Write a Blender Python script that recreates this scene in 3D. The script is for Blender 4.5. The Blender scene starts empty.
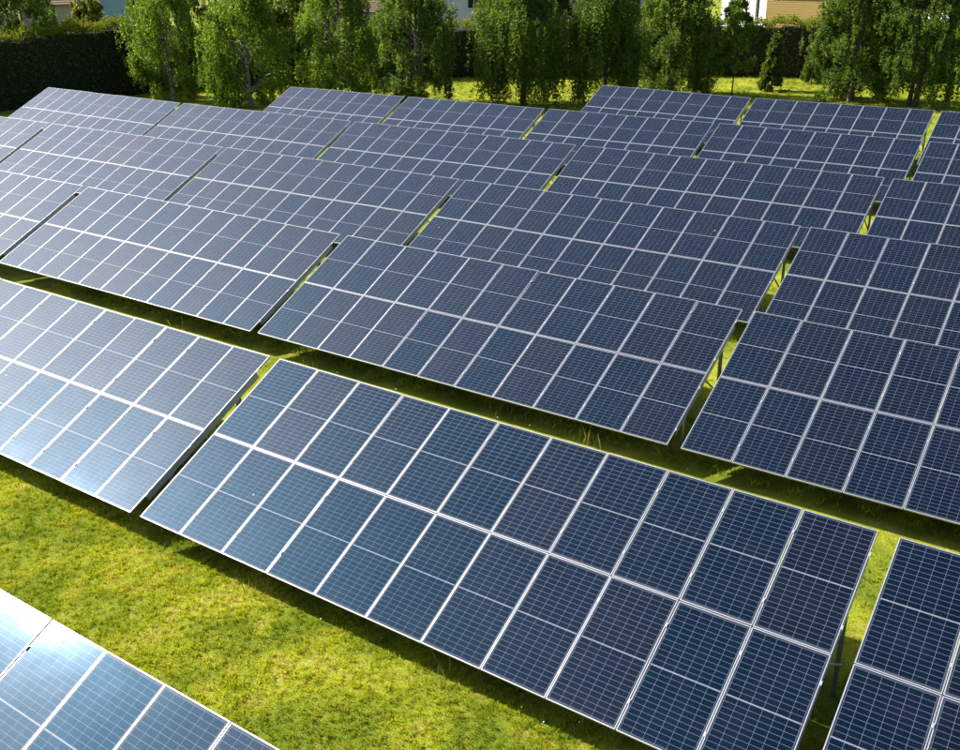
import bpy, math, random
import numpy as np
from mathutils import Matrix, Vector

scene = bpy.context.scene
COL = scene.collection
R_ = math.radians

# ------------------------------------------------------------------ camera
CAM = Vector((14.9044, -9.7149, 10.8873))
YAW, PIT, ROLL = -0.604730, 0.419196, -0.019613
fw = Vector((math.sin(YAW) * math.cos(PIT), math.cos(YAW) * math.cos(PIT), -math.sin(PIT)))
r0 = Vector((math.cos(YAW), -math.sin(YAW), 0))
u0 = r0.cross(fw)
rt = r0 * math.cos(ROLL) + u0 * math.sin(ROLL)
up = -r0 * math.sin(ROLL) + u0 * math.cos(ROLL)
cd = bpy.data.cameras.new('camera')
cam = bpy.data.objects.new('camera', cd)
COL.objects.link(cam)
m4 = Matrix(((rt.x, up.x, -fw.x, CAM.x), (rt.y, up.y, -fw.y, CAM.y), (rt.z, up.z, -fw.z, CAM.z), (0, 0, 0, 1)))
cam.matrix_world = m4
cd.sensor_fit = 'HORIZONTAL'
cd.angle = 2 * math.atan(480 / 978.31)
cd.clip_end = 4000
cd.clip_start = 0.1
scene.camera = cam
scene.render.resolution_x = 1024
scene.render.resolution_y = 800

# ------------------------------------------------------------------ sky and sun
SUN_EL = R_(39.5)
SUN_AZ = R_(-100.5)            # clockwise from +Y
w = bpy.data.worlds.new('World')
scene.world = w
w.use_nodes = True
nt = w.node_tree
bg = nt.nodes['Background']
sky = nt.nodes.new('ShaderNodeTexSky')
sky.sky_type = 'NISHITA'
sky.sun_disc = False
sky.sun_elevation = SUN_EL
sky.sun_rotation = SUN_AZ
sky.air_density = 1.0
sky.dust_density = 4.2
sky.ozone_density = 5.0
bg.inputs['Strength'].default_value = 0.095
nt.links.new(sky.outputs[0], bg.inputs[0])
sd = Vector((math.sin(SUN_AZ) * math.cos(SUN_EL), math.cos(SUN_AZ) * math.cos(SUN_EL), math.sin(SUN_EL)))
sl = bpy.data.lights.new('sun', 'SUN')
sl.energy = 5.0
sl.angle = R_(0.53)
sl.color = (1.0, 0.965, 0.90)
so = bpy.data.objects.new('sun', sl)
COL.objects.link(so)
so.rotation_euler = sd.to_track_quat('Z', 'Y').to_euler()
so.location = (-40, -20, 60)
scene.view_settings.view_transform = 'Standard'
scene.view_settings.look = 'None'
scene.view_settings.exposure = 1.2
scene.view_settings.gamma = 1.0

# ------------------------------------------------------------------ helpers
def link(o, parent=None):
    COL.objects.link(o)
    if parent is not None:
        o.parent = parent
    return o

def tag(o, label=None, cat=None, group=None, kind=None):
    if label: o['label'] = label
    if cat: o['category'] = cat
    if group: o['group'] = group
    if kind: o['kind'] = kind
    return o

def empty(name, loc=(0, 0, 0), rz=0.0):
    o = bpy.data.objects.new(name, None)
    o.empty_display_size = 0.3
    o.location = loc
    o.rotation_euler = (0, 0, rz)
    return link(o)

def mesh_np(name, v, faces, mat, tint=None, smooth=False):
    """v (n,3), faces (m,k) arrays with one k"""
    v = np.asarray(v, dtype=np.float32).reshape(-1, 3)
    f = np.asarray(faces, dtype=np.int32)
    k = f.shape[1]
    me = bpy.data.meshes.new(name)
    me.vertices.add(len(v))
    me.vertices.foreach_set('co', v.ravel())
    me.loops.add(f.size)
    me.loops.foreach_set('vertex_index', f.ravel())
    me.polygons.add(len(f))
    me.polygons.foreach_set('loop_start', np.arange(0, f.size, k, dtype=np.int32))
    me.polygons.foreach_set('loop_total', np.full(len(f), k, dtype=np.int32))
    if smooth:
        me.polygons.foreach_set('use_smooth', np.ones(len(f), dtype=bool))
    me.update(calc_edges=True)
    if tint is not None:
        a = me.attributes.new('tint', 'FLOAT', 'FACE')
        a.data.foreach_set('value', np.asarray(tint, dtype=np.float32))
    me.materials.append(mat)
    return me

class MB:
    """collects quads / tris"""
    def __init__(s): s.v = []; s.f = []
    def box(s, x0, x1, y0, y1, z0, z1, M=None):
        b = len(s.v)
        for z in (z0, z1):
            for (x, y) in ((x0, y0), (x1, y0), (x1, y1), (x0, y1)):
                p = Vector((x, y, z))
                s.v.append(tuple(M @ p) if M else tuple(p))
        s.f += [(b+3, b+2, b+1, b), (b+4, b+5, b+6, b+7)]
        for i in range(4):
            j = (i + 1) % 4
            s.f.append((b+i, b+j, b+4+j, b+4+i))
        return s
    def poly(s, pts):
        b = len(s.v); s.v += [tuple(p) for p in pts]; s.f.append(tuple(range(b, b+len(pts)))); return s
    def prism(s, pts, d):
        """pts polygon (3d, ccw seen from outside), extruded by vector d"""
        b = len(s.v); n = len(pts); d = Vector(d)
        s.v += [tuple(p) for p in pts]; s.v += [tuple(Vector(p) + d) for p in pts]
        s.f.append(tuple(range(b, b+n))); s.f.append(tuple(range(b+2*n-1, b+n-1, -1)))
        for i in range(n):
            j = (i+1) % n
            s.f.append((b+j, b+i, b+n+i, b+n+j))
        return s
    def tube(s, path, radii, n=6):
        rings = []
        for i, p in enumerate(path):
            p = Vector(p)
            a = Vector(path[max(i-1, 0)]); c = Vector(path[min(i+1, len(path)-1)])
            t = (c - a).normalized() if (c - a).length > 1e-6 else Vector((0, 0, 1))
            x = t.orthogonal().normalized(); y = t.cross(x)
            b = len(s.v)
            for k in range(n):
                an = 2*math.pi*k/n
                s.v.append(tuple(p + (x*math.cos(an) + y*math.sin(an))*radii[i]))
            rings.append(b)
        for a, b in zip(rings, rings[1:]):
            for k in range(n):
                s.f.append((a+k, a+(k+1) % n, b+(k+1) % n, b+k))
        s.f.append(tuple(rings[-1]+k for k in range(n)))
        return s
    def mesh(s, name, mat, smooth=False):
        me = bpy.data.meshes.new(name); me.from_pydata(s.v, [], s.f); me.update()
        if smooth:
            for p in me.polygons: p.use_smooth = True
        me.materials.append(mat); return me
    def build(s, name, mat, parent=None, smooth=False):
        return link(bpy.data.objects.new(name, s.mesh(name, mat, smooth)), parent)

# ------------------------------------------------------------------ materials
def new_mat(name):
    m = bpy.data.materials.new(name); m.use_nodes = True
    return m, m.node_tree, m.node_tree.nodes['Principled BSDF']

def N(t, typ, **kw):
    n = t.nodes.new(typ)
    for k, v in kw.items(): setattr(n, k, v)
    return n

def math_(t, op, a, b=None, c=None, clamp=False):
    n = t.nodes.new('ShaderNodeMath'); n.operation = op; n.use_clamp = clamp
    for i, x in enumerate((a, b, c)):
        if x is None: continue
        if isinstance(x, (int, float)): n.inputs[i].default_value = x
        else: t.links.new(x, n.inputs[i])
    return n.outputs[0]

def mixc(t, fac, a, b, blend='MIX'):
    n = t.nodes.new('ShaderNodeMix'); n.data_type = 'RGBA'; n.blend_type = blend
    for sock, x in ((n.inputs[0], fac), (n.inputs[6], a), (n.inputs[7], b)):
        if isinstance(x, (int, float)): sock.default_value = x
        elif isinstance(x, tuple): sock.default_value = (*x, 1)
        else: t.links.new(x, sock)
    return n.outputs[2]

def noise(t, vec, scale, detail=3, rough=0.5):
    n = t.nodes.new('ShaderNodeTexNoise'); n.inputs['Scale'].default_value = scale
    n.inputs['Detail'].default_value = detail; n.inputs['Roughness'].default_value = rough
    if vec is not None: t.links.new(vec, n.inputs['Vector'])
    return n.outputs['Fac']

def ramp(t, fac, a, b):
    n = t.nodes.new('ShaderNodeMapRange'); n.interpolation_type = 'SMOOTHSTEP'
    n.inputs['From Min'].default_value = a; n.inputs['From Max'].default_value = b
    t.links.new(fac, n.inputs['Value']); return n.outputs['Result']

def plain(name, col, rough=0.6, metal=0.0, var=0.15, scale=3.0, bump=0.0):
    m, t, p = new_mat(name)
    tc = N(t, 'ShaderNodeTexCoord')
    f = noise(t, tc.outputs['Object'], scale, 5, 0.6)
    lo = tuple(c*(1-var) for c in col); hi = tuple(min(1, c*(1+var)) for c in col)
    t.links.new(mixc(t, f, lo, hi), p.inputs['Base Color'])
    p.inputs['Roughness'].default_value = rough; p.inputs['Metallic'].default_value = metal
    if bump:
        b = N(t, 'ShaderNodeBump'); b.inputs['Strength'].default_value = bump; b.inputs['Distance'].default_value = 0.02
        t.links.new(f, b.inputs['Height']); t.links.new(b.outputs[0], p.inputs['Normal'])
    return m

PW, PL = 1.140, 2.250            # module size
def make_panel_mat():
    m, t, p = new_mat('solar_glass')
    tc = N(t, 'ShaderNodeTexCoord'); oi = N(t, 'ShaderNodeObjectInfo')
    sx = N(t, 'ShaderNodeSeparateXYZ'); t.links.new(tc.outputs['Object'], sx.inputs[0])
    x, y = sx.outputs[0], sx.outputs[1]
    mx, my, cg = 0.040, 0.045, 0.011     # margins, half centre gap
    cw = (PW - 2*mx)/6
    chh = (PL/2 - my - cg)/12
    def line(coord, pitch, half):
        # 1 inside the gap
        a = math_(t, 'DIVIDE', coord, pitch)
        fr = math_(t, 'ABSOLUTE', math_(t, 'SUBTRACT', math_(t, 'FRACT', math_(t, 'ADD', a, 0.5)), 0.5))
        return math_(t, 'LESS_THAN', fr, half/pitch)
    lx = line(math_(t, 'SUBTRACT', x, mx), cw, 0.0013)
    yy = math_(t, 'ABSOLUTE', math_(t, 'SUBTRACT', y, PL/2))
    yc = math_(t, 'SUBTRACT', yy, cg)
    ly = line(yc, chh, 0.0014)
    centre = math_(t, 'LESS_THAN', yy, cg*0.28)
    bx = math_(t, 'MAXIMUM', math_(t, 'LESS_THAN', x, mx - 0.003), math_(t, 'GREATER_THAN', x, PW - mx + 0.003))
    by = math_(t, 'GREATER_THAN', yy, PL/2 - my + 0.003)
    # bus wires: thin soldered strips along the length of a cell
    bus = line(math_(t, 'SUBTRACT', x, mx), cw/9.0, 0.0004)
    edge = math_(t, 'MAXIMUM', bx, by)
    grid = math_(t, 'MAXIMUM', math_(t, 'MAXIMUM', lx, ly), centre)
    # cell colour: each panel its own tone, each cell a little different
    cellv = N(t, 'ShaderNodeCombineXYZ')
    t.links.new(math_(t, 'FLOOR', math_(t, 'DIVIDE', math_(t, 'SUBTRACT', x, mx), cw)), cellv.inputs[0])
    t.links.new(math_(t, 'FLOOR', math_(t, 'DIVIDE', y, chh)), cellv.inputs[1])
    t.links.new(math_(t, 'MULTIPLY', oi.outputs['Random'], 97.0), cellv.inputs[2])
    wn = N(t, 'ShaderNodeTexWhiteNoise'); t.links.new(cellv.outputs[0], wn.inputs['Vector'])
    c1 = mixc(t, oi.outputs['Random'], (0.0004, 0.0016, 0.0052), (0.0008, 0.0013, 0.0034))
    c2 = mixc(t, math_(t, 'MULTIPLY', wn.outputs['Value'], 0.5), c1, (0.0006, 0.0020, 0.0064))
    c2 = mixc(t, math_(t, 'MULTIPLY', bus, 0.10), c2, (0.17, 0.20, 0.24))
    c3 = mixc(t, grid, c2, (0.17, 0.20, 0.24))
    c3 = mixc(t, centre, c3, (0.38, 0.38, 0.40))
    c3 = mixc(t, math_(t, 'MULTIPLY', edge, 0.85), c3, (0.020, 0.026, 0.045))
    # dust film: faint, patchy, denser near the lower edge of the module
    geo = N(t, 'ShaderNodeNewGeometry')
    n1 = noise(t, geo.outputs['Position'], 1.7, 6, 0.65)
    n2 = noise(t, geo.outputs['Position'], 55.0, 2, 0.6)
    speck = ramp(t, n2, 0.62, 0.80)
    dust = math_(t, 'ADD', math_(t, 'MULTIPLY', ramp(t, n1, 0.35, 0.8), 0.006), math_(t, 'MULTIPLY', speck, 0.012))
    dust = math_(t, 'ADD', dust, math_(t, 'MULTIPLY', ramp(t, y, 0.10, 0.0), 0.03))
    # a few bird droppings
    vo = N(t, 'ShaderNodeTexVoronoi'); vo.inputs['Scale'].default_value = 0.8; t.links.new(geo.outputs['Position'], vo.inputs['Vector'])
    drop = math_(t, 'MULTIPLY', math_(t, 'LESS_THAN', math_(t, 'ADD', vo.outputs['Distance'], math_(t, 'MULTIPLY', n2, 0.03)), 0.033), 0.5)
    dust = math_(t, 'MAXIMUM', dust, drop)
    c4 = mixc(t, dust, c3, (0.45, 0.43, 0.40))
    t.links.new(c4, p.inputs['Base Color'])
    # silicon nitride cells under glass mirror blue; the white gaps and the glass at grazing angles mirror neutrally
    p.inputs['IOR'].default_value = 1.6
    tint = mixc(t, oi.outputs['Random'], (0.10, 0.54, 0.95), (0.22, 0.50, 0.86))
    t.links.new(mixc(t, math_(t, 'MAXIMUM', grid, edge), tint, (0.5, 0.5, 0.55)), p.inputs['Specular Tint'])
    rg = math_(t, 'ADD', math_(t, 'MULTIPLY', n1, 0.04), 0.055)
    rg = math_(t, 'ADD', rg, math_(t, 'MULTIPLY', math_(t, 'SUBTRACT', oi.outputs['Random'], 0.5), 0.03))
    t.links.new(rg, p.inputs['Roughness'])
    # thin film of dried dust and pollen on the glass scatters broadly
    p.inputs['Coat IOR'].default_value = 1.5; p.inputs['Coat Roughness'].default_value = 0.45
    cwt = math_(t, 'ADD', math_(t, 'MULTIPLY', n1, 0.045), math_(t, 'MULTIPLY', speck, 0.10))
    t.links.new(math_(t, 'ADD', cwt, math_(t, 'MULTIPLY', oi.outputs['Random'], 0.03)), p.inputs['Coat Weight'])
    # glass texture
    b = N(t, 'ShaderNodeBump'); b.inputs['Strength'].default_value = 0.06; b.inputs['Distance'].default_value = 0.003
    t.links.new(noise(t, geo.outputs['Position'], 2.6, 2, 0.5), b.inputs['Height'])
    t.links.new(b.outputs[0], p.inputs['Normal'])
    return m

def make_frame_mat():
    m, t, p = new_mat('anodised_aluminium')
    geo = N(t, 'ShaderNodeNewGeometry')
    f = noise(t, geo.outputs['Position'], 6, 4, 0.6)
    t.links.new(mixc(t, f, (0.33, 0.34, 0.36), (0.42, 0.42, 0.43)), p.inputs['Base Color'])
    p.inputs['Metallic'].default_value = 0.5
    p.inputs['Roughness'].default_value = 0.42
    return m

def steel():
    m, t, p = new_mat('galvanised_steel')
    geo = N(t, 'ShaderNodeNewGeometry')
    v = N(t, 'ShaderNodeTexVoronoi'); v.inputs['Scale'].default_value = 30
    t.links.new(geo.outputs['Position'], v.inputs['Vector'])
    t.links.new(mixc(t, v.outputs['Distance'], (0.22, 0.25, 0.29), (0.34, 0.37, 0.41)), p.inputs['Base Color'])
    p.inputs['Metallic'].default_value = 0.6; p.inputs['Roughness'].default_value = 0.45
    return m

def grass_colour(t, pos):
    n1 = noise(t, pos, 0.55, 5, 0.6); n2 = noise(t, pos, 2.3, 4, 0.6); n3 = noise(t, pos, 0.11, 2, 0.5)
    c = mixc(t, ramp(t, n1, 0.38, 0.62), (0.158, 0.215, 0.015), (0.328, 0.365, 0.025))
    c = mixc(t, math_(t, 'MULTIPLY', ramp(t, n2, 0.50, 0.68), 0.40), c, (0.360, 0.320, 0.045))
    c = mixc(t, math_(t, 'MULTIPLY', ramp(t, math_(t, 'MULTIPLY', n1, n2), 0.29, 0.37), 0.30), c, (0.50, 0.41, 0.14))
    c = mixc(t, math_(t, 'MULTIPLY', ramp(t, n3, 0.45, 0.65), 0.25), c, (0.190, 0.240, 0.016))
    return c

def make_ground_mat():
    m, t, p = new_mat('meadow_ground')
    geo = N(t, 'ShaderNodeNewGeometry')
    c = grass_colour(t, geo.outputs['Position'])
    f = noise(t, geo.outputs['Position'], 22, 6, 0.75)
    c = mixc(t, ramp(t, f, 0.35, 0.65), mixc(t, 1.0, c, (0.60, 0.56, 0.5), 'MULTIPLY'), c)
    t.links.new(c, p.inputs['Base Color']); p.inputs['Roughness'].default_value = 0.95
    p.inputs['Specular IOR Level'].default_value = 0.1
    b = N(t, 'ShaderNodeBump'); b.inputs['Strength'].default_value = 0.9; b.inputs['Distance'].default_value = 0.05
    t.links.new(f, b.inputs['Height']); t.links.new(b.outputs[0], p.inputs['Normal'])
    return m

def leafy(name, lo, hi, trans=0.45, rough=0.55, pos_colour=False, spec=0.25):
    m, t, p = new_mat(name)
    at = N(t, 'ShaderNodeAttribute'); at.attribute_name = 'tint'
    if pos_colour:
        geo = N(t, 'ShaderNodeNewGeometry')
        g = grass_colour(t, geo.outputs['Position'])
        c = mixc(t, at.outputs['Fac'], mixc(t, 1.0, g, lo, 'MULTIPLY'), mixc(t, 1.0, g, hi, 'MULTIPLY'))
    else:
        c = mixc(t, at.outputs['Fac'], lo, hi)
    t.links.new(c, p.inputs['Base Color']); p.inputs['Roughness'].default_value = rough
    p.inputs['Specular IOR Level'].default_value = spec
    tr = N(t, 'ShaderNodeBsdfTranslucent')
    t.links.new(mixc(t, 1.0, c, (1.35, 1.25, 0.7), 'MULTIPLY'), tr.inputs['Color'])
    mx = N(t, 'ShaderNodeMixShader'); mx.inputs[0].default_value = trans
    out = t.nodes['Material Output']
    t.links.new(p.outputs[0], mx.inputs[1]); t.links.new(tr.outputs[0], mx.inputs[2]); t.links.new(mx.outputs[0], out.inputs[0])
    return m

def make_bark(name, pale, dark):
    m, t, p = new_mat(name)
    tc = N(t, 'ShaderNodeTexCoord')
    mp = N(t, 'ShaderNodeMapping'); mp.inputs['Scale'].default_value = (2, 2, 9)
    t.links.new(tc.outputs['Object'], mp.inputs[0])
    f = noise(t, mp.outputs[0], 1.0, 4, 0.65)
    t.links.new(mixc(t, ramp(t, f, 0.45, 0.6), pale, dark), p.inputs['Base Color'])
    p.inputs['Roughness'].default_value = 0.85
    return m

M = dict(
    glass=make_panel_mat(), frame=make_frame_mat(), steel=steel(), ground=make_ground_mat(),
    grass=leafy('grass_blade', (0.85, 0.9, 0.8), (1.55, 1.40, 1.15), 0.38, 0.6, True, 0.15),
    stalk=leafy('dry_stalk', (0.12, 0.13, 0.03), (0.34, 0.30, 0.12), 0.25, 0.7),
    petal=plain('flower_petal', (0.75, 0.75, 0.70), 0.6),
    birch=leafy('birch_leaf', (0.052, 0.118, 0.014), (0.225, 0.315, 0.036), 0.52, spec=0.12),
    lime=leafy('lime_leaf', (0.075, 0.105, 0.010), (0.210, 0.220, 0.025), 0.45),
    broad=leafy('broad_leaf', (0.040, 0.078, 0.010), (0.150, 0.195, 0.024), 0.42, spec=0.12),
    willow=leafy('willow_leaf', (0.038, 0.082, 0.014), (0.170, 0.245, 0.036), 0.48, spec=0.12),
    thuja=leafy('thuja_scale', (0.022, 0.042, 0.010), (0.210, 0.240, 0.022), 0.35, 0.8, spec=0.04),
    bark=make_bark('birch_bark', (0.34, 0.32, 0.29), (0.06, 0.05, 0.045)),
    dbark=make_bark('brown_bark', (0.11, 0.085, 0.06), (0.045, 0.035, 0.028)),
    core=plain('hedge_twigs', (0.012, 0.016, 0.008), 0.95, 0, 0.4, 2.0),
    white=plain('white_render', (0.74, 0.73, 0.70), 0.85, 0, 0.06, 1.2),
    teal=plain('teal_render', (0.36, 0.52, 0.52), 0.85, 0, 0.07, 1.2),
    ochre=plain('ochre_boards', (0.36, 0.24, 0.06), 0.8, 0, 0.12, 2.0),
    cream=plain('cream_render', (0.60, 0.47, 0.33), 0.85, 0, 0.07, 1.2),
    tile=plain('brown_roof_tile', (0.20, 0.115, 0.07), 0.8, 0, 0.25, 6.0),
    slate=plain('dark_roof_tile', (0.055, 0.05, 0.05), 0.75, 0, 0.25, 6.0),
    trim=plain('white_trim', (0.78, 0.78, 0.76), 0.5),
    door=plain('door_wood', (0.12, 0.06, 0.03), 0.5),
)
def pane_mat():
    m, t, p = new_mat('window_pane')
    p.inputs['Base Color'].default_value = (0.02, 0.025, 0.03, 1); p.inputs['Roughness'].default_value = 0.05
    p.inputs['IOR'].default_value = 1.5
    return m
M['pane'] = pane_mat()

# ------------------------------------------------------------------ ground
g = MB()
G = 40; S = 1500.0
for j in range(G+1):
    for i in range(G+1):
        g.v.append((-S + 2*S*i/G, -S + 2*S*j/G, 0.0))
for j in range(G):
    for i in range(G):
        a = j*(G+1)+i
        g.f.append((a, a+1, a+G+2, a+G+1))
tag(g.build('ground', M['ground']), kind='structure')

# ------------------------------------------------------------------ solar tables
TILT = 0.428050
L = 2.265777; W = 1.154; GAP = 0.3014
ROWS = {  # x of table 0, y of low edge, height of low edge, panels per table
    0: (2.861 - 4*W, -8.307, 0.755, 11), 1: (0.0, 0.0, 0.646, 11), 2: (-5.204, 8.186, 0.685, 11),
    3: (-6.310, 16.173, 0.714, 11), 4: (-5.762, 24.248, 0.699, 11), 5: (-2.687, 32.434, 0.663, 8), 6: (-3.782, 40.460, 0.739, 8)}
TABLES = {0: [0], 1: [-1, 0, 1], 2: [-2, -1, 0, 1], 3: [-3, -2, -1, 0, 1], 4: [-3, -2, -1, 0, 1], 5: [-3, -2, -1, 0, 1], 6: [-1, 0, 1]}

def glass_mesh():
    e = 0.010
    mb = MB(); mb.box(e, PW-e, e, PL-e, -0.012, -0.004)
    return mb.mesh('solar_panel', M['glass'])
def frame_mesh():
    mb = MB(); lip = 0.015; d = 0.038; c = 0.0025
    def ring(x, z): return [(x, x, z), (PW-x, x, z), (PW-x, PL-x, z), (x, PL-x, z)]
    rs = [ring(0.026, -d), ring(0, -d), ring(0, -c), ring(c, 0), ring(lip, 0), ring(lip, -0.0125)]
    for r in rs: mb.v += r
    for k in range(len(rs)-1):
        for i in range(4):
            j = (i+1) % 4; mb.f.append((k*4+i, k*4+j, k*4+4+j, k*4+4+i))
    for yc in (0.46, PL-0.46):      # clamps bridging to the next module
        mb.box(PW-0.009, PW+0.021, yc-0.035, yc+0.035, -0.004, 0.006)
    return mb.mesh('panel_frame', M['frame'])
GM, FM = glass_mesh(), frame_mesh()

def c_profile(length, depth, width, th=0.012):
    """open channel along +y, web on -x side, top at z=0"""
    mb = MB()
    mb.box(0, th, 0, length, -depth, 0)
    mb.box(th, width, 0, length, -th, 0)
    mb.box(th, width, 0, length, -depth, -depth+th)
    mb.box(width-th, width, 0, length, -depth+th, -depth+0.03)
    return mb
V0, V1 = 0.45, 4.03
RAFTER = c_profile(V1-V0, 0.125, 0.06).mesh('rafter', M['steel'])
PURL = {}
for n_ in (11, 8):
    mb = c_profile(n_*W - 0.10, 0.055, 0.045); PURL[n_] = mb.mesh('purlin', M['steel'])
def post_mesh(h):
    mb = MB(); t_ = 0.008
    mb.box(0, t_, 0, 0.11, 0, h); mb.box(t_, 0.055, 0, t_, 0, h); mb.box(t_, 0.055, 0.11-t_, 0.11, 0, h)
    return mb.mesh('post', M['steel'])
POSTM = {}
ct, st_ = math.cos(TILT), math.sin(TILT)
ORD = ['leftmost', 'second from left', 'third from left', 'fourth from left', 'rightmost']
ROWN = {0: 'nearest row', 1: 'second row', 2: 'third row', 3: 'fourth row', 4: 'fifth row', 5: 'sixth row', 6: 'farthest row'}
LABELS = {
    (0, 0): 'solar panel table with blinding sun glare, cut by the bottom left corner of the picture',
    (1, -1): 'solar panel table on the left of the second row, behind the sunny grass strip',
    (1, 0): 'largest solar panel table, whole in the foreground centre, behind the sunny grass strip',
    (1, 1): 'solar panel table cut by the bottom right corner, beside the widest sunlit gap',
}
rng = random.Random(5)
for r, ts in TABLES.items():
    x0, y0, z0, n = ROWS[r]
    for ti, t in enumerate(ts):
        X = x0 + t*(n*W + GAP)
        root = empty('solar_table', (X, y0, 0))
        if (r, t) in LABELS: lab = LABELS[(r, t)]
        else:
            pos = 'rightmost' if ti == len(ts)-1 else ORD[ti]
            if r == 6 and ti == 1: pos = 'middle'
            lab = 'solar panel table, %s in the %s%s' % (pos, ROWN[r], ' before the trees' if r == 6 else ' counted from the camera')
        tag(root, lab, 'solar table', 'solar panel tables standing in rows on the meadow')
        roll = rng.uniform(-0.0012, 0.0012)
        if (r, t) == (6, -1): roll = 0.014
        if (r, t) == (4, -3): roll = 0.008
        pv = n*W if abs(roll) > 0.005 else n*W/2
        base = Matrix.Translation((pv, 0, z0)) @ Matrix.Rotation(roll, 4, 'Y') @ Matrix.Translation((-pv, 0, 0)) @ Matrix.Rotation(TILT, 4, 'X')
        sag = [rng.uniform(0, 6.28), rng.uniform(0.7, 1.2)]
        for row in range(2):
            for i in range(n):
                o = bpy.data.objects.new('solar_panel', GM)
                J = Matrix.Rotation(rng.gauss(0, 0.0022), 4, 'X') @ Matrix.Rotation(rng.gauss(0, 0.0022), 4, 'Y')
                link(o, root)
                o.matrix_local = base @ Matrix.Translation((i*W + (W-PW)/2, row*L + (L-PL)/2, rng.uniform(-0.0008, 0.0008) + 0.006*math.sin(sag[0] + i*sag[1]))) @ J
                link(bpy.data.objects.new('panel_frame', FM), o)
        # supporting steelwork
        nr = 5 if n == 11 else 4
        for k in range(nr):
            xr = 0.010 + k*(n*W - 0.02 - 0.06)/(nr-1)
            flip = (k == nr-1)
            o = link(bpy.data.objects.new('rafter', RAFTER), root)
            Mx = Matrix.Translation((xr, V0, -0.048))
            if flip: Mx = Matrix.Translation((xr+0.06, V0, -0.048)) @ Matrix.Rotation(math.pi, 4, 'Y') @ Matrix.Translation((0, 0, 0.125))
            o.matrix_local = base @ Mx
            for v in (1.15, 3.35):
                h = z0 + v*st_ - 0.17*ct + (0.05 if v > 2 else 0.02)
                key = round(h, 2)
                if key not in POSTM: POSTM[key] = post_mesh(key)
                o = link(bpy.data.objects.new('post', POSTM[key]), root)
                o.location = (xr + (-0.06 if k == nr-1 else 0.062), v*ct + 0.06, 0)
            # diagonal brace from the rear post to the rafter
            a = base @ Vector((xr+0.03, 2.2, -0.17)); b = Vector((xr+0.03, 3.35*ct + 0.10, 0.55*z0 + 0.25))
            mb = MB(); mb.tube([a, b], [0.022, 0.022], 6); mb.build('brace', M['steel'], root)
        for v in (0.62, 1.65, 2.82, 3.86):
            o = link(bpy.data.objects.new('purlin', PURL[n]), root)
            o.matrix_local = base @ Matrix.Translation((n*W - 0.05, v, -0.169)) @ Matrix.Rotation(math.pi/2, 4, 'Z')

# ------------------------------------------------------------------ leaves, trees, hedges
def leaf_quads(c, rs, size, droop=0.5, aspect=0.62):
    """rhombic leaves at centres c (n,3)"""
    n = len(c)
    a = rs.normal(size=(n, 3)); a[:, 2] -= droop*2.2*rs.random(n)
    a /= np.linalg.norm(a, axis=1)[:, None]
    b = rs.normal(size=(n, 3)); b -= (b*a).sum(1)[:, None]*a; b /= np.linalg.norm(b, axis=1)[:, None]
    s = size*(0.6 + 0.8*rs.random(n))[:, None]
    k = np.cross(a, b)*s*0.12
    v = np.stack([c - a*s*0.5, c + b*s*0.5*aspect + k, c + a*s*0.5, c - b*s*0.5*aspect + k], axis=1).reshape(-1, 3)
    f = np.arange(4*n, dtype=np.int32).reshape(-1, 4)
    return v, f

def prof(h, kind):
    if kind == 'cone': return max(0.05, (1-h)**0.8*(0.65+0.35*min(1, h/0.15)))
    if kind == 'bush': return math.sqrt(max(0.03, 1-(h-0.25)**2/0.60))
    return max(0.12, math.sin(math.pi*min(1, 0.12+0.88*h))**0.6) if h > 0.42 else 0.80+0.40*h

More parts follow.
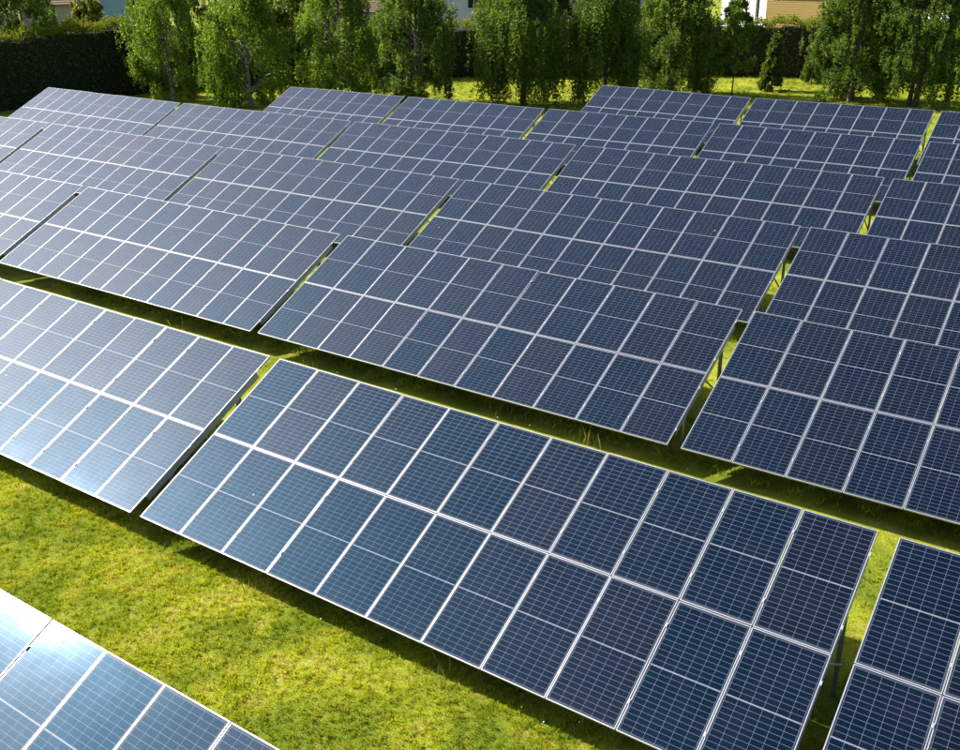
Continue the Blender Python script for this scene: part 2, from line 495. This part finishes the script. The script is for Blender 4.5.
def tree(name, label, cat, loc, H, R, mat, bark, seed, kind='birch', low=0.10, clumps=60, strands=14, per=34, leaf=0.155,
         weep=1.6, trunk_r=0.16, group=None, stems=1, squash=1.0):
    rs = np.random.RandomState(seed); rr = random.Random(seed)
    root = empty(name, loc)
    tag(root, label, cat, group)
    mb = MB()
    tops = []
    for s in range(stems):
        an0 = rr.uniform(0, 6.28); off = 0 if stems == 1 else 0.35
        bx, by = off*math.cos(an0), off*math.sin(an0)
        lean = rr.uniform(0.0, 0.05)*H + (0.05*H if stems > 1 else 0)
        path = []
        for k in range(9):
            q = k/8
            path.append((bx + lean*q*math.cos(an0) + rr.uniform(-1, 1)*0.06*H*0.12, by + lean*q*math.sin(an0) + rr.uniform(-1, 1)*0.06*H*0.12, H*0.96*q))
        path[0] = (bx, by, -0.05)
        mb.tube(path, [trunk_r*(1.25 if k == 0 else 1)*(1 - 0.92*k/8) for k in range(9)], 8)
        tops.append(path)
    pts = []; tint = []
    for c in range(clumps):
        h = low + (1-low)*((c+rs.random())/clumps)**0.85
        rad = R*prof((h-low)/(1-low), kind)
        an = rs.random()*2*math.pi
        q = rad*(0.30 + 0.70*math.sqrt(rs.random()))
        cx, cy, cz = q*math.cos(an), q*math.sin(an)*squash, h*H
        path = rr.choice(tops)
        # limb from the trunk to the clump
        hb = max(0.08, h - 0.06 - 0.25*q/H - 0.05*rs.random())
        i = min(7, int(hb/0.96*8)); fr = hb/0.96*8 - i
        a = Vector(path[i]).lerp(Vector(path[i+1]), min(1, fr))
        e = Vector((cx, cy, cz)); mid = a.lerp(e, 0.55) + Vector((0, 0, 0.25 + 0.1*q))
        r1 = 0.10*trunk_r + 0.006*q
        mb.tube([a, mid, e], [r1, r1*0.6, 0.012], 5)
        ctint = rs.random()
        cr = (0.30 + 0.25*rs.random())*R*0.42
        for s in range(strands):
            d = rs.normal(size=3)*cr*0.62
            p0 = np.array([cx, cy, cz]) + d*np.array([1, 1, 0.55])
            ln = weep*(0.35 + 0.9*rs.random())
            tt = rs.random(per)
            drift = rs.normal(size=2)*0.10
            P = np.stack([p0[0] + drift[0]*tt*ln + rs.normal(size=per)*0.075, p0[1] + drift[1]*tt*ln + rs.normal(size=per)*0.075,
                          p0[2] - tt*ln + rs.normal(size=per)*0.08], 1)
            pts.append(P); tint.append(np.clip(0.25*ctint + 0.75*rs.random(per)**1.4, 0, 1))
    P = np.concatenate(pts); T = np.concatenate(tint)
    ok = P[:, 2] > 0.12; P = P[ok]; T = T[ok]
    mb.build('trunk', bark, root, smooth=True)
    v, f = leaf_quads(P, rs, leaf, 0.6 if weep > 1 else 0.2)
    link(bpy.data.objects.new('crown', mesh_np('crown', v, f, mat, T)), root)
    return root

BT = 'birch trees along the hedge behind the solar field'
tree('birch_tree', 'bright young birch with pale trunk beside the tall dark hedge', 'tree', (-48.2, 40.9, 0), 9.0, 3.0, M['birch'], M['bark'], 11, low=0.13, clumps=70, strands=13, group=BT)
tree('birch_tree', 'full birch with lit yellow-green low clump, second tree from the tall dark hedge', 'tree', (-40.4, 41.6, 0), 8.8, 3.1, M['birch'], M['bark'], 12, low=0.07, clumps=78, strands=13, group=BT)
tree('birch_tree', 'birch behind the left end of the sixth panel row, third tree from the dark hedge', 'tree', (-36.0, 46.5, 0), 9.3, 3.0, M['birch'], M['bark'], 13, low=0.10, clumps=74, group=BT)
tree('birch_tree', 'dense bushy birch reaching low over the grass in front of the brown roofed house', 'tree', (-29.7, 47.4, 0), 8.4, 3.25, M['willow'], M['bark'], 14, low=0.08, clumps=90, strands=14, weep=1.3, group=BT)
tree('weeping_birch_tree', 'dark weeping birch with two long curtains of branches hanging to the grass', 'tree', (-23.0, 50.8, 0), 9.3, 3.2, M['willow'], M['dbark'], 15, low=0.20, clumps=95, strands=16, weep=2.9, stems=2, group=BT)
tree('weeping_birch_tree', 'weeping birch with a ragged hanging hem left of the farthest panel row', 'tree', (-17.7, 53.6, 0), 9.0, 2.75, M['willow'], M['dbark'], 16, low=0.22, clumps=84, strands=16, weep=2.6, group=BT)
tree('birch_tree', 'broad dark round tree directly behind the leftmost table of the farthest row', 'tree', (-15.6, 60.2, 0), 8.8, 2.95, M['willow'], M['dbark'], 17, low=0.07, clumps=100, strands=15, weep=1.5, group=BT)
tree('young_tree', 'slim young tree on a thin bare stem beside the broad dark tree', 'tree', (-11.6, 61.9, 0), 6.9, 1.35, M['birch'], M['dbark'], 18, low=0.27, clumps=34, strands=9, weep=0.6, trunk_r=0.06)
tree('conical_shrub', 'small conical shrub standing alone on the sunny lawn before the hedge', 'shrub', (-9.9, 65.6, 0), 4.0, 1.1, M['broad'], M['dbark'], 19, kind='cone', low=0.05, clumps=46, strands=9, weep=0.4, trunk_r=0.07, leaf=0.17)
tree('lawn_shrub', 'small pale shrub against the hedge between the conical shrub and the big bushes', 'shrub', (-8.6, 71.2, 0), 3.0, 0.8, M['broad'], M['dbark'], 20, kind='bush', low=0.08, clumps=24, strands=8, weep=0.4, trunk_r=0.05, leaf=0.16)
tree('bushy_tree', 'big rounded bushy tree reaching the ground behind the middle table of the farthest row', 'tree', (-3.6, 62.9, 0), 8.6, 2.7, M['willow'], M['dbark'], 21, kind='bush', low=0.05, clumps=95, strands=14, weep=1.0, stems=2)
tree('bushy_tree', 'bushy tree with bare stems at its foot near the right edge of the lawn', 'tree', (0.6, 62.9, 0), 9.2, 2.8, M['willow'], M['dbark'], 22, kind='bush', low=0.14, clumps=92, strands=14, weep=1.1, stems=3)
tree('lawn_tree', 'leafy tree at the right edge of the picture beside the bushy trees', 'tree', (3.7, 67.6, 0), 8.5, 2.0, M['birch'], M['dbark'], 23, low=0.12, clumps=60, strands=12, weep=0.9)

def hedge(label, path, h0, h1, depth, seed, dens=75, mat='thuja', leaf=0.17, name='hedge'):
    """clipped hedge along a polyline (front face to the right-hand side of the walking direction)"""
    rs = np.random.RandomState(seed)
    root = empty(name, (path[0][0], path[0][1], 0)); tag(root, label, 'hedge')
    o = Vector((path[0][0], path[0][1], 0))
    seg = []; tot = 0
    for a, b in zip(path, path[1:]):
        l = math.hypot(b[0]-a[0], b[1]-a[1]); seg.append((a, b, l, tot)); tot += l
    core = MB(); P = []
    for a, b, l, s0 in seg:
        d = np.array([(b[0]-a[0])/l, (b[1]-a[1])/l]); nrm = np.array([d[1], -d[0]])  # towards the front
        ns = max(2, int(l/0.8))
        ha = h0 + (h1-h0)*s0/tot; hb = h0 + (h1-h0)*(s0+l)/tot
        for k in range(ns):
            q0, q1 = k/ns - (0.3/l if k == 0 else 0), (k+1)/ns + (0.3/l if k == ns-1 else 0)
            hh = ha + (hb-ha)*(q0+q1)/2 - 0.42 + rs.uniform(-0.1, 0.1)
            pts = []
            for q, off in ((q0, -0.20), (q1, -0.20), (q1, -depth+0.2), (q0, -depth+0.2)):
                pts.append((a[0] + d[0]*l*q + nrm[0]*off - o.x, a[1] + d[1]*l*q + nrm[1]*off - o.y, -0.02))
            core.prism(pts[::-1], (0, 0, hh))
        def surf(n, mode):
            s = rs.random(n)*l
            h = ha + (hb-ha)*s/l
            lump = 0.16*np.sin((s+s0)*1.9) + 0.10*np.sin((s+s0)*4.7+1)
            if mode == 'front':
                z = rs.random(n)*h; off = rs.normal(size=n)*0.09 - 0.05 + 0.10*np.sin((s+s0)*2.3+z*1.1)
            elif mode == 'back':
                z = rs.random(n)*h; off = -depth + rs.normal(size=n)*0.1
            else:
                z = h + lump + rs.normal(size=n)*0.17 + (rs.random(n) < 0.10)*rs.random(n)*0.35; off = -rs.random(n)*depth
            return np.stack([a[0] + d[0]*s + nrm[0]*off - o.x, a[1] + d[1]*s + nrm[1]*off - o.y, z], 1)
        hm = (ha+hb)/2
        P.append((surf(int(l*hm*dens), 'front'), 'f')); P.append((surf(int(l*hm*dens*0.25), 'back'), 'b')); P.append((surf(int(l*depth*dens*2.4), 'top'), 'top'))
    # closed ends
    for (a, b, l, s0), q, hh in ((seg[0], 0, h0), (seg[-1], 1, h1)):
        d = np.array([(b[0]-a[0])/l, (b[1]-a[1])/l]); nrm = np.array([d[1], -d[0]])
        n = int(depth*hh*dens); off = -rs.random(n)*depth; s = q*l + rs.normal(size=n)*0.12
        P.append((np.stack([a[0]+d[0]*s+nrm[0]*off-o.x, a[1]+d[1]*s+nrm[1]*off-o.y, rs.random(n)*hh], 1), 'e'))
    TT = np.concatenate([(0.45 + 0.55*rs.random(len(q))) if mode_ == 'top' else 0.65*rs.random(len(q))**1.2 for q, mode_ in P]); P = np.concatenate([q for q, _ in P])  # brighter tint on the top leaves paints in the sunlit crest
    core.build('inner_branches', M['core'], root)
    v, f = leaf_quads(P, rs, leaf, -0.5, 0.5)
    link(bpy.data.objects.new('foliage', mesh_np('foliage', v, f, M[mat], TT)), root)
    return root
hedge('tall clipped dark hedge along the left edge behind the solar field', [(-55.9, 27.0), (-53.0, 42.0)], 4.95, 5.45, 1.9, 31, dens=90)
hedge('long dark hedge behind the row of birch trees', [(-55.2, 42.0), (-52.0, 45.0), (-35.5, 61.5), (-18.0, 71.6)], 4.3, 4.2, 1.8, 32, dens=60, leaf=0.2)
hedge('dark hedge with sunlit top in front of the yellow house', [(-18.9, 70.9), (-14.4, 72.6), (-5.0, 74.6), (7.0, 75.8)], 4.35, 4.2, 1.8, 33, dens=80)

# ------------------------------------------------------------------ houses behind the hedges
def house(name, label, loc, rz, sx, sy, h, wall, roof, wins, rise=2.6, boards=False, door=None):
    """front face looks along local -y; origin at the middle of the front wall"""
    root = empty(name, loc, rz); tag(root, label, 'house', None)
    mb = MB()
    # front wall built round its openings
    xs = sorted({-sx/2, sx/2, *[q for wv in wins for q in (wv[0]-wv[2]/2, wv[0]+wv[2]/2)]})
    zs = sorted({0.0, h, *[q for wv in wins for q in (wv[1], wv[1]+wv[3])]})
    T_ = 0.3
    for x0, x1 in zip(xs, xs[1:]):
        for z0, z1 in zip(zs, zs[1:]):
            cx, cz = (x0+x1)/2, (z0+z1)/2
            if any(abs(cx-wv[0]) < wv[2]/2 and wv[1] < cz < wv[1]+wv[3] for wv in wins): continue
            mb.box(x0, x1, 0, T_, z0, z1)
    mb.box(-sx/2, -sx/2+T_, T_, sy, 0, h); mb.box(sx/2-T_, sx/2, T_, sy, 0, h); mb.box(-sx/2+T_, sx/2-T_, sy-T_, sy, 0, h)
    for x0, x1 in ((-sx/2, -sx/2+T_), (sx/2-T_, sx/2)):
        mb.prism([(x0, 0, h), (x0, sy, h), (x0, sy/2, h+rise)], (x1-x0, 0, 0))
    wl = mb.build('wall', wall, root)
    if boards:
        z = 0.05
        while z < h - 0.05:
            bb = MB(); z1 = min(z+0.19, h)
            spans = [(-sx/2, sx/2)]
            for wv in wins:
                if wv[1] < z1 and z < wv[1]+wv[3]:
                    spans = [s for a, b in spans for s in ((a, wv[0]-wv[2]/2-0.08), (wv[0]+wv[2]/2+0.08, b)) if s[1]-s[0] > 0.1]
            for a, b in spans: bb.box(a, b, -0.035, -0.004, z, z1-0.025)
            bb.build('board', wall, wl); z += 0.19
    ov = 0.45; sl_ = rise/(sy/2)
    rf = MB()
    for s in (0, 1):
        y0, y1 = (-ov, sy/2) if s == 0 else (sy+ov, sy/2)
        z0, z1 = h - ov*sl_ + 0.05, h + rise + 0.05
        n = 16
        for k in range(n):      # tile courses, each lapping the one below
            a, b = k/n, (k+1)/n
            ya, yb = y0+(y1-y0)*a, y0+(y1-y0)*b; za, zb = z0+(z1-z0)*a, z0+(z1-z0)*b
            pa = [(-sx/2-ov, ya, za+0.07), (sx/2+ov, ya, za+0.07), (sx/2+ov, yb, zb+0.03), (-sx/2-ov, yb, zb+0.03)]
            if s: pa = pa[::-1]
            rf.prism(pa[::-1], (0, 0, 0.05))
    ro = rf.build('roof', roof, root)
    ch = MB(); ch.box(sx*0.2, sx*0.2+0.6, sy*0.5-0.3, sy*0.5+0.3, h+rise-0.3, h+rise+0.9); ch.box(sx*0.2-0.06, sx*0.2+0.66, sy*0.5-0.36, sy*0.5+0.36, h+rise+0.9, h+rise+1.0)
    ch.build('chimney', roof, ro)
    for wx, wz, ww, wh in wins:
        fr = MB(); b = 0.07
        fr.box(wx-ww/2, wx+ww/2, 0.06, 0.14, wz, wz+b); fr.box(wx-ww/2, wx+ww/2, 0.06, 0.14, wz+wh-b, wz+wh)
        fr.box(wx-ww/2, wx-ww/2+b, 0.06, 0.14, wz+b, wz+wh-b); fr.box(wx+ww/2-b, wx+ww/2, 0.06, 0.14, wz+b, wz+wh-b)
        if ww > 0.9: fr.box(wx-0.03, wx+0.03, 0.06, 0.14, wz+b, wz+wh-b)
        wo = fr.build('window', M['trim'], root)
        pm = MB(); pm.box(wx-ww/2+b*0.5, wx+ww/2-b*0.5, 0.09, 0.11, wz+b*0.5, wz+wh-b*0.5); pm.build('pane', M['pane'], wo)
        sm = MB(); sm.box(wx-ww/2-0.08, wx+ww/2+0.08, -0.08, 0.05, wz-0.06, wz-0.003); sm.build('sill', M['trim'], wo)
    if door:
        dm = MB(); dm.box(door-0.5, door+0.5, -0.03, -0.004, 0.02, 2.1); dm.box(door-0.38, door+0.38, -0.05, -0.03, 0.2, 1.9)
        dm.build('door', M['door'], root)
    return root
house('white_house', 'white rendered house wall with a narrow window above the dark hedge', (-17.9, 80.1, 0), R_(-32), 6.4, 8, 6.6, M['white'], M['slate'],
      [(1.9, 3.9, 0.55, 2.1), (-1.6, 3.9, 1.2, 1.4), (-1.6, 0.9, 1.2, 1.4)])
house('ochre_house', 'ochre yellow boarded house above the dark hedge', (-11.16, 77.5, 0), R_(-10), 8.2, 8, 6.8, M['ochre'], M['slate'],
      [(1.7, 3.6, 0.8, 1.0), (-2.3, 0.9, 1.2, 1.4), (1.6, 0.9, 1.2, 1.4)], boards=True)
house('white_bungalow', 'white house glimpsed at the top right above the bushy trees', (-1.8, 91.5, 0), R_(-25), 11, 8, 5.6, M['white'], M['slate'],
      [(-3, 1.0, 1.4, 1.4), (3, 1.0, 1.4, 1.4)])
house('brown_roofed_house', 'low white house with a brown tiled roof seen between the birches', (-47.3, 64.6, 0), R_(38), 6.5, 6, 5.1, M['white'], M['tile'],
      [(-1.4, 1.0, 1.2, 1.3), (1.4, 1.0, 1.2, 1.3)], rise=2.2)
house('window_house', 'pale white house with a dark window seen above the birch at the centre', (-41.0, 69.8, 0), R_(36), 8.5, 8, 7.2, M['white'], M['tile'],
      [(0.9, 4.95, 1.25, 1.5), (-2.4, 4.95, 1.25, 1.5), (0.9, 1.4, 1.25, 1.5), (-2.4, 1.4, 1.25, 1.5)])
house('pale_house', 'pale house glimpsed through gaps between the two weeping birches', (-29.4, 76.0, 0), R_(28), 9.5, 8, 6.2, M['white'], M['slate'],
      [(-2.4, 1.2, 1.2, 1.4), (2.4, 1.2, 1.2, 1.4)])
house('teal_house', 'pale teal house above the right end of the tall dark hedge', (-64.6, 50.6, 0), R_(55), 5.4, 8, 7.6, M['teal'], M['tile'],
      [(1.55, 5.3, 0.5, 1.7), (-1.4, 1.4, 1.2, 1.4)])
house('cream_house', 'cream house with brown roof edge above the tall dark hedge', (-68.0, 45.6, 0), R_(55), 6.4, 8, 6.4, M['cream'], M['tile'],
      [(-1.5, 1.4, 1.2, 1.4), (1.5, 1.4, 1.2, 1.4)], rise=2.4)
house('blue_grey_cottage', 'low pale cottage glimpsed behind the big tree at the top left corner', (-68.5, 38.0, 0), R_(60), 6.0, 7, 5.9, M['white'], M['slate'],
      [(0, 1.2, 1.2, 1.4)], rise=2.0)

BG = 'garden trees behind the hedges'
tree('garden_tree', 'large green garden tree above the tall dark hedge in the top left corner', 'tree', (-59.6, 35.6, 0), 9.5, 3.9, M['birch'], M['dbark'], 41, kind='bush', low=0.25, clumps=80, strands=13, weep=0.7, leaf=0.2, group=BG)
tree('lime_bush', 'yellow-green bush peeking over the tall dark hedge', 'tree', (-57.6, 41.2, 0), 7.1, 2.3, M['lime'], M['dbark'], 42, kind='bush', low=0.3, clumps=50, strands=12, weep=0.6, leaf=0.17, group=BG)
tree('lime_bush', 'yellow-green bush between the teal house and the first birch', 'tree', (-55.4, 45.2, 0), 7.6, 1.7, M['lime'], M['dbark'], 43, kind='bush', low=0.3, clumps=50, strands=12, weep=0.6, leaf=0.17, group=BG)
for i, (x, y, H, R, mt, lab) in enumerate([
    (-51.5, 52.5, 9.0, 3.2, 'birch', 'green garden tree filling the gap between the first two birches'),
    (-62.0, 57.5, 10.5, 3.6, 'broad', 'big garden tree far behind the first birch and the teal house'),
    (-58.0, 62.0, 10.5, 3.8, 'birch', 'big garden tree far behind the gap right of the second birch'),
    (-54.0, 66.0, 10.0, 3.4, 'broad', 'big garden tree left of the brown roofed house'),
    (-46.5, 54.0, 9.0, 2.6, 'broad', 'dark garden tree behind the second and third birches'),
    (-43.4, 60.0, 5.0, 2.2, 'lime', 'low yellow-green tree under the brown roofed house'),
    (-33.6, 65.5, 9.0, 2.5, 'broad', 'dark garden tree right of the house with the dark window'),
    (-31.0, 67.5, 9.5, 2.8, 'broad', 'dark garden tree behind the dark weeping birch'),
    (-22.9, 72.4, 8.5, 2.3, 'lime', 'yellow-green garden tree between the weeping birch and the broad dark tree'),
    (-26.6, 72.0, 9.5, 2.2, 'birch', 'garden tree seen between the two weeping birches'),
    (-4.6, 77.3, 10.5, 3.0, 'broad', 'dark garden tree overhanging the ochre house'),
    (1.6, 78.5, 10.0, 3.0, 'broad', 'tall dark garden tree behind the bushy trees on the right'),
    (6.6, 76.5, 8.0, 2.4, 'birch', 'green garden tree at the far right edge behind the lawn')]):
    tree('garden_tree', lab, 'tree', (x, y, 0), H, R, M[mt], M['dbark'], 50+i, kind='bush', low=0.2, clumps=64, strands=12, per=18, weep=0.9, leaf=0.23, group=BG)

# ------------------------------------------------------------------ grass and wild flowers
def blades(name, label, regions, mat, seed, lean=0.6):
    """regions: (x0,x1,y0,y1,per_m2,height,width)"""
    rs = np.random.RandomState(seed); VS = []; TS = []
    for x0, x1, y0, y1, den, hh, ww in regions:
        n = int((x1-x0)*(y1-y0)*den)
        # clumped: tufts with several blades
        k = max(1, n//9)
        cx = x0+(x1-x0)*rs.random(k); cy = y0+(y1-y0)*rs.random(k); cs = 0.55+0.9*rs.random(k)**2; ctn = rs.random(k)
        idx = rs.randint(0, k, n)
        bx = cx[idx]+rs.normal(size=n)*0.035*(hh/0.07); by = cy[idx]+rs.normal(size=n)*0.035*(hh/0.07)
        h = hh*cs[idx]*(0.5+0.8*rs.random(n)); an = rs.random(n)*2*np.pi; ln = lean*h*(0.3+rs.random(n)); aw = rs.random(n)*2*np.pi
        wd = ww*(0.6+0.7*rs.random(n))
        ax, ay = np.cos(aw)*wd/2, np.sin(aw)*wd/2
        dx, dy = np.cos(an)*ln, np.sin(an)*ln
        z = np.zeros(n)
        v = np.stack([np.stack([bx-ax, by-ay, z-0.005], 1), np.stack([bx+ax, by+ay, z-0.005], 1),
                      np.stack([bx+dx*0.35+ax*0.8, by+dy*0.35+ay*0.8, h*0.62], 1), np.stack([bx+dx, by+dy, h], 1)], 1)
        VS.append(v.reshape(-1, 3)); TS.append(np.clip(0.5*ctn[idx]+0.5*rs.random(n), 0, 1))
    V = np.concatenate(VS); T = np.concatenate(TS)
    f = np.arange(len(V), dtype=np.int32).reshape(-1, 4)
    o = link(bpy.data.objects.new(name, mesh_np(name, V, f, mat, T)))
    return tag(o, label, 'grass', kind='stuff')
blades('lawn_grass', 'short sunlit meadow grass in the strip between the two nearest rows', [
    (-9.5, 14.5, -4.9, 0.9, 2000, 0.060, 0.010), (-9.5, 15.5, 0.9, 4.6, 300, 0.09, 0.012),
    (-15, 15.5, 4.6, 8.2, 420, 0.06, 0.012)], M['grass'], 61)
blades('shade_grass', 'tall sparse grass growing in the dark aisles between the panel rows', [
    (-16, 15.5, 8.6, 11.0, 300, 0.13, 0.011), (-36, 14, 12, 46, 45, 0.12, 0.024)], M['grass'], 62)
blades('seed_stalks', 'thin pale seed stalks standing in the dark aisle between panel rows', [
    (-16, 15.5, 8.3, 10.6, 6, 0.36, 0.010), (-6, 12, -0.1, 0.7, 4, 0.30, 0.010)], M['stalk'], 63, lean=0.25)
blades('far_lawn_grass', 'sunny lawn grass around the birches beyond the solar field', [
    (-52, 8, 42, 74, 62, 0.13, 0.032)], M['grass'], 64)
# small white meadow flowers
rs = np.random.RandomState(71); VS = []
for x0, x1, y0, y1, n in ((-7, 13, -4.3, 0.6, 10), (-5, 12, 0.0, 0.5, 20), (-12, 14, 8.2, 10, 70)):
    cx = x0+(x1-x0)*rs.random(n); cy = y0+(y1-y0)*rs.random(n); h = 0.08+0.10*rs.random(n); r = 0.007+0.006*rs.random(n)
    tx, ty = rs.normal(size=n)*0.4, rs.normal(size=n)*0.4
    ring = [np.stack([cx+r*math.cos(a), cy+r*math.sin(a), h+r*(tx*math.cos(a)+ty*math.sin(a))], 1) for a in np.arange(6)*math.pi/3]
    VS.append(np.stack(ring, 1).reshape(-1, 3))
V = np.concatenate(VS)
o = link(bpy.data.objects.new('meadow_flowers', mesh_np('meadow_flowers', V, np.arange(len(V), dtype=np.int32).reshape(-1, 6), M['petal'])))
tag(o, 'tiny white flowers scattered in the grass', 'flowers', kind='stuff')
